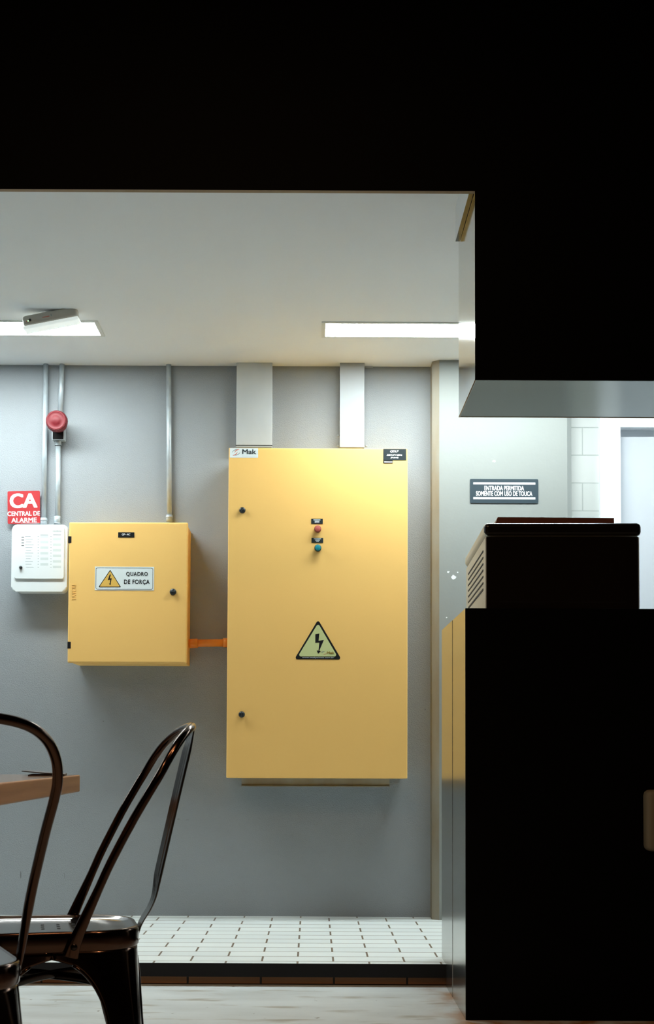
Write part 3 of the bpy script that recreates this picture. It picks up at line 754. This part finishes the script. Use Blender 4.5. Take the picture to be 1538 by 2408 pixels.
# machine on the counter
a = math.radians(-1.75)
MX, MY = 0.549, 4.335; MW, MD, MH = 0.497, 0.745, 1.577 - KZ
mc = thing('ice_machine', 'boxy steel machine with a dark front and side vents standing on the black counter', 'machine', (MX, MY, KZ), a)
obj('case', bx(0.003, MW - 0.003, 0.003, MD, 0, MH - 0.045, 0.004), 'machine', mc, local=True)
bm = bmesh.new(); add_box(bm, -0.001, MW + 0.004, 0.0, MD + 0.004, MH - 0.042, MH, 0, 0.014, 6)
bm.normal_update()
for f in bm.faces:
    if f.normal.y < -0.35: f.material_index = 1  # front faces of the cover get the same painted shade
obj('top_cover', bm, ['machine', 'machine_front'], mc, local=True)
o = obj('front_panel', bx(0.006, MW - 0.008, -0.0025, 0.003, 0.0, MH - 0.046, 0.001), 'machine_front', mc, local=True); o['label'] = 'dark front panel'
bm = bmesh.new(); add_box(bm, 0.045, MW - 0.045, -0.004, -0.0024, 0.02, MH - 0.06, 0, 0.0008); obj('front_inset', bm, 'machine_front', mc, local=True)
bm = bmesh.new()
for k in range(7):
    z = MH - 0.082 - k * 0.0208; bz = 0.0035 + (0.001 if k == 6 else 0)
    add_box(bm, 0.0015, 0.004, 0.07, MD - 0.10, z - bz * 0.8, z + bz * 0.8)
obj('vent_slots', bm, 'slot', mc, local=True)
bm = bmesh.new(); add_prism(bm, [(0.05, 0), (0.435, 0), (0.435, 0.0235), (0.06, 0.0265)], 0.05, 0.50)
bmesh.ops.transform(bm, matrix=Matrix.Translation((-0.012, 0, MH)), verts=bm.verts)
hc = obj('hatch_cover', bm, 'cover_brown', mc, local=True); hc['label'] = 'reddish brown cover board on top'
bm = bmesh.new(); add_cyl(bm, (0.207, 0.16, MH + 0.022), (0.207, 0.16, MH + 0.040), 0.007); add_cyl(bm, (0.207, 0.16, MH + 0.036), (0.207, 0.16, MH + 0.043), 0.011)
obj('knob', bm, 'black_metal', hc, local=True)

# ------------------------------------------------------------------ table with a folder
TX1, TY0, TY1, TZ = -0.592, 2.46, 3.48, 0.779
tb = thing('dining_table', 'wooden dining table with a thick brown edge at the left', 'table', (TX1 - 0.36, (TY0 + TY1) / 2, 0))
bm = bmesh.new(); add_box(bm, TX1 - 0.72, TX1, TY0, TY1, TZ - 0.044, TZ, 0, 0.004, 3)
bm.normal_update()
for f in bm.faces:
    if f.normal.z > 0.9: f.material_index = 1
obj('tabletop', bm, ['wood', 'wood_top'], tb)
bm = bmesh.new(); add_cyl(bm, (TX1 - 0.40, 2.98, 0.02), (TX1 - 0.40, 2.98, TZ - 0.05), 0.035); obj('pedestal', bm, 'black_metal', tb)
bm = bmesh.new(); add_box(bm, TX1 - 0.60, TX1 - 0.20, 2.78, 3.18, 0, 0.02, 0, 0.004); obj('base_plate', bm, 'black_metal', tb)
obj('top_support', bx(TX1 - 0.55, TX1 - 0.25, 2.80, 3.16, TZ - 0.055, TZ - 0.044), 'black_metal', tb)
# folder lying on the far end of the table, cover lifting
fp0 = Vector((TX1 - 0.062, 3.36, TZ))
fo = thing('menu_folder', 'thin dark brown folder lying on the wooden table, its cover lifted', 'folder', fp0, math.radians(8))
obj('back_cover', bx(-0.040, 0.046, -0.08, 0.08, 0.0, 0.003), 'menu', fo, local=True)
bm = bmesh.new(); v = [(-0.056, 0.0105), (-0.054, 0.0125), (-0.01, 0.0085), (0.046, 0.0045), (0.046, 0.003), (-0.01, 0.006)]
add_prism(bm, v, -0.08, 0.08); obj('front_cover', bm, 'menu', fo, local=True)

# ------------------------------------------------------------------ chairs
def seat_outline(n=120):
    """closed outline of the seat (x back, y side), arc-length spaced"""
    P = []
    def arc(cx, cy, rx, ry, a0, a1, m=24):
        for k in range(m + 1):
            a = math.radians(a0 + (a1 - a0) * k / m); P.append(Vector((cx + rx * math.cos(a), cy + ry * math.sin(a), 0)))
    hw, hr = 0.170, 0.158
    arc(0.178 - 0.115, 0.155 - 0.105, 0.115, 0.105, 0, 90)
    arc(-0.190 + 0.055, 0.170 - 0.055, 0.055, 0.055, 90, 180)
    arc(-0.190 + 0.055, -0.170 + 0.055, 0.055, 0.055, 180, 270)
    arc(0.178 - 0.115, -0.155 + 0.105, 0.115, 0.105, 270, 360)
    P.append(P[0].copy()); L = [0]
    for a, b in zip(P, P[1:]): L.append(L[-1] + (b - a).length)
    tot = L[-1]; out = []; j = 0
    for k in range(n):
        s = tot * k / n
        while L[j + 1] < s: j += 1
        f = (s - L[j]) / max(L[j + 1] - L[j], 1e-9); out.append(P[j].lerp(P[j + 1], f))
    return out, tot


OUT, PER = seat_outline()
NO = len(OUT)
NRM = []
for i in range(NO):
    t_ = (OUT[(i + 1) % NO] - OUT[i - 1]).normalized(); NRM.append(Vector((t_.y, -t_.x, 0)))


def ring(bm, inset, z, scale=1.0):
    return [bm.verts.new(Vector(((OUT[i] - NRM[i] * inset).x, (OUT[i] - NRM[i] * inset).y, z))) for i in range(NO)]


def nearest(x, y):
    return min(range(NO), key=lambda i: (OUT[i] - Vector((x, y, 0))).length)


CORN = [nearest(0.178 - 0.034, 0.155 - 0.031), nearest(-0.174, 0.154), nearest(-0.174, -0.154), nearest(0.178 - 0.034, -0.155 + 0.031)]
SH = 0.450


def make_chair(name, label, loc, rz):
    t = thing(name, label, 'chair', loc, rz, 'metal cafe chairs at the wooden table')
    # seat: dished pan with rolled rim and short apron
    bm = bmesh.new()
    prof = [(0.075, SH - 0.0085), (0.040, SH - 0.008), (0.018, SH - 0.006), (0.012, SH - 0.001), (0.007, SH), (0.003, SH - 0.002), (0.0006, SH - 0.007), (0.0, SH - 0.014), (0.0, SH - 0.026), (0.0012, SH - 0.040), (0.004, SH - 0.044)]
    rings = [ring(bm, a, z) for a, z in prof]
    for a, b in zip(rings, rings[1:]):
        for i in range(NO):
            f = bm.faces.new((a[i], a[(i + 1) % NO], b[(i + 1) % NO], b[i])); f.smooth = True
            f.material_index = 1 if a in rings[:3] else 0
    f = bm.faces.new(rings[0]); f.material_index = 1
    seat = obj('seat', bm, ['copper', 'seat_metal'], t, local=True)
    for i in range(3):
        for j in range(3):
            bm = bmesh.new(); add_cyl(bm, ((i - 1) * 0.035, (j - 1) * 0.035, SH - 0.0086), ((i - 1) * 0.035, (j - 1) * 0.035, SH - 0.0078), 0.004, n=12); obj('drain_hole', bm, 'slot', seat, local=True)
    # legs: pressed sheet wrapping each corner, arched between
    for c in range(4):
        ci = CORN[c]; nb = (CORN[(c - 1) % 4], CORN[(c + 1) % 4])
        back = ((ci - nb[0]) % NO) / 2; fwd = ((nb[1] - ci) % NO) / 2
        ds = PER / NO; dirv = Vector((OUT[ci].x, OUT[ci].y, 0)); sg = Vector((math.copysign(1, dirv.x), math.copysign(1, dirv.y), 0))
        zt, za, zm = SH - 0.042, SH - 0.060, 0.235
        zs = [zt, zt - 0.010, za] + [za - (za - zm) * (k / 12) ** 1.0 for k in range(1, 13)] + [zm * (1 - k / 7) for k in range(1, 8)]
        def halfw(z, Q, w0=0.060, w1=0.022):
            if z >= za: return Q * 1.004
            if z >= zm:
                u = (z - zm) / (za - zm); return w0 + (Q - w0) * (1 - math.sqrt(max(0, 1 - u * u)))
            return w1 + (w0 - w1) * z / zm
        K = 24; grid = []
        for z in zs:
            row = []
            for k in range(K + 1):
                s = -1 + 2 * k / K; Q = (back if s < 0 else fwd) * ds
                w = halfw(z, Q); fi = ci + s * w / ds
                i0 = int(math.floor(fi)); fr = fi - i0
                p = OUT[i0 % NO].lerp(OUT[(i0 + 1) % NO], fr)
                nn = NRM[i0 % NO].lerp(NRM[(i0 + 1) % NO], fr).normalized()
                # towards the foot the section tightens round the corner
                drop = zt - z; tight = min(1, drop / 0.40)
                p = p - nn * 0.004
                cpt = OUT[ci]; q = p.lerp(cpt + (p - cpt) * 0.9, tight)
                arm = abs(s * w) / max(Q, 1e-6)
                q = q + sg * (0.135 * drop) * math.sqrt(max(0.0, 1 - arm)) - sg * 0.006 * math.sin(min(1, abs(s)) * math.pi / 2) * tight
                row.append(Vector((q.x, q.y, z)))
            grid.append(row)
        bm = bmesh.new(); V = [[bm.verts.new(p) for p in row] for row in grid]
        for a, b in zip(V, V[1:]):
            for k in range(K):
                f = bm.faces.new((a[k], a[k + 1], b[k + 1], b[k])); f.smooth = True
        bmesh.ops.recalc_face_normals(bm, faces=bm.faces)
        geo = bmesh.ops.solidify(bm, geom=bm.faces[:], thickness=0.0022)
        for kk in (0, K):                      # rolled edge along the arch and leg
            add_tube(bm, [row[kk] for row in grid[3:]], 0.0030, 8)
        lg = obj('leg', bm, 'copper', t, local=True)
        foot = grid[-1][K // 2]
        bm = bmesh.new(); add_box(bm, foot.x - 0.018 - 0.012 * sg.x, foot.x + 0.018 - 0.012 * sg.x, foot.y - 0.018 - 0.012 * sg.y, foot.y + 0.018 - 0.012 * sg.y, 0.0, 0.008, 0, 0.002)
        obj('foot_cap', bm, 'black_metal', lg, local=True)
    # crossed braces under the seat
    for s in (1, -1):
        p0 = Vector((0.148, 0.134 * s, 0.315)); p1 = Vector((-0.160, -0.142 * s, 0.315)); mid = (p0 + p1) / 2 + Vector((0, 0, 0.022 if s > 0 else 0.017))
        pts = catmull([p0, p0.lerp(mid, .5) + Vector((0, 0, .006)), mid, p1.lerp(mid, .5) + Vector((0, 0, .006)), p1], 6)
        bm = bmesh.new(); add_tube(bm, pts, 0.010, 12, flat=lambda i, n: (1.0, 0.35)); obj('cross_brace', bm, 'copper_dark', t, local=True)
    # hoop
    half = [(0.022, 0.1600, 0.395), (0.030, 0.1640, 0.425), (0.046, 0.1665, 0.465), (0.075, 0.168, 0.530), (0.106, 0.172, 0.600), (0.152, 0.178, 0.690), (0.186, 0.183, 0.750), (0.208, 0.182, 0.787),
            (0.229, 0.172, 0.824), (0.251, 0.149, 0.857), (0.273, 0.112, 0.881), (0.291, 0.060, 0.894), (0.298, 0.0, 0.898)]
    pts = [Vector(p) for p in half] + [Vector((p[0], -p[1], p[2])) for p in half[-2::-1]]
    pts = catmull(pts, 8); n = len(pts)
    def fl(i, n):
        e = min(i, n - 1 - i) / 26.0
        if e >= 1: return (1, 1)
        return (1 + 0.75 * (1 - e), 1 - 0.62 * (1 - e))
    bm = bmesh.new(); add_tube(bm, pts, 0.0097, 20, flat=fl)
    hoop = obj('back_frame', bm, 'copper', t, local=True)
    for s in (1, -1):
        bm = bmesh.new(); add_lathe(bm, (0.029, s * 0.158, 0.418), (0, s, 0), [(0, 0.0075), (0.0115, 0.0075), (0.0135, 0.005), (0.014, 0)], 16)
        obj('bolt', bm, 'copper_dark', hoop, local=True)
    # splat: pressed strip from the rear apron up to the hoop
    prof = [(0.176, 0.412, 0.036), (0.186, 0.445, 0.036), (0.206, 0.480, 0.037), (0.2175, 0.510, 0.039), (0.228, 0.560, 0.040), (0.250, 0.660, 0.042), (0.272, 0.760, 0.045), (0.290, 0.840, 0.047), (0.301, 0.893, 0.047)]
    cen = catmull([Vector(p) for p in prof], 6); bm = bmesh.new(); V = []
    cols = [-1, -0.95, -0.62, -0.52, -0.40, -0.28, 0, 0.28, 0.40, 0.52, 0.62, 0.95, 1]
    emb = [0.003, 0.0, 0.0, -0.002, -0.007, -0.002, 0.0, -0.002, -0.007, -0.002, 0.0, 0.0, 0.003]
    for i, c in enumerate(cen):
        e = max(0.0, min(1.0, (c.y - 0.47) / 0.09, (0.895 - c.y) / 0.05))
        V.append([bm.verts.new((c.x + emb[k] * e, cols[k] * c.z, c.y)) for k in range(len(cols))])
    for a, b in zip(V, V[1:]):
        for k in range(len(cols) - 1):
            f = bm.faces.new((a[k], a[k + 1], b[k + 1], b[k])); f.smooth = True
    bmesh.ops.recalc_face_normals(bm, faces=bm.faces)
    bmesh.ops.solidify(bm, geom=bm.faces[:], thickness=0.0025)
    obj('back_splat', bm, 'splat_metal', t, local=True)
    return t


chB = make_chair('cafe_chair', 'smoked copper metal chair seen from the side, its open back leaning right toward the cabinets', (-0.574, 3.109, 0), math.radians(12))


def copy_tree(o, parent=None):
    c = o.copy(); C.objects.link(c); c.parent = parent
    for ch in [x for x in bpy.data.objects if x.parent == o]: copy_tree(ch, c)
    return c


chA = copy_tree(chB)
chA['label'] = 'smoked copper metal chair cut off at the left edge, its hoop crossing the table edge'
chA.location = (-0.7235, 2.590, 0); chA.rotation_euler = (0, 0, math.radians(-62))

# ------------------------------------------------------------------ lights of the dining side
def lamp(kind, name, loc, energy, col, size=0.1, target=None, spot=60, blend=0.5):
    l = bpy.data.lights.new(name, kind); l.energy = energy; l.color = col
    o = bpy.data.objects.new(name, l); C.objects.link(o); o.location = loc
    if kind == 'SPOT': l.spot_size = math.radians(spot); l.spot_blend = blend; l.shadow_soft_size = size
    if kind == 'AREA': l.shape = 'DISK'; l.size = size
    if kind == 'POINT': l.shadow_soft_size = size
    if target is not None:
        o.rotation_euler = (Vector(target) - Vector(loc)).to_track_quat('-Z', 'Y').to_euler()
    return o


l = lamp('AREA', 'linear_lamp', (-0.45, 2.15, 3.40), 20, (1.0, 0.62, 0.34), 1.5, (-0.45, 2.15, 0)); l.data.shape = 'RECTANGLE'; l.data.size = 1.6; l.data.size_y = 0.22
lamp('SPOT', 'ceiling_spot', (0.9, 1.6, 3.35), 70, (1.0, 0.66, 0.38), 0.05, (-0.6, 3.0, 0.5), 62, 0.8)
lamp('SPOT', 'ceiling_spot', (-1.6, 0.9, 3.35), 60, (1.0, 0.66, 0.38), 0.05, (-0.6, 3.0, 0.3), 70, 0.8)
lamp('AREA', 'ceiling_glow', (-1.0, -1.2, 3.38), 4, (1.0, 0.72, 0.45), 0.6, (-1.0, -1.2, 0))

w = bpy.data.worlds.new('world'); sc.world = w; w.use_nodes = True
w.node_tree.nodes['Background'].inputs[0].default_value = (0.01, 0.01, 0.012, 1)
w.node_tree.nodes['Background'].inputs[1].default_value = 0.2

sc.view_settings.view_transform = 'Standard'; sc.view_settings.look = 'None'
sc.view_settings.gamma = 1.0; sc.view_settings.exposure = 0.0
sc.cycles.use_denoising = True
sc.cycles.max_bounces = 10; sc.cycles.diffuse_bounces = 6; sc.cycles.glossy_bounces = 6
sc.cycles.sample_clamp_indirect = 8.0
sc.cycles.caustics_reflective = False; sc.cycles.caustics_refractive = False
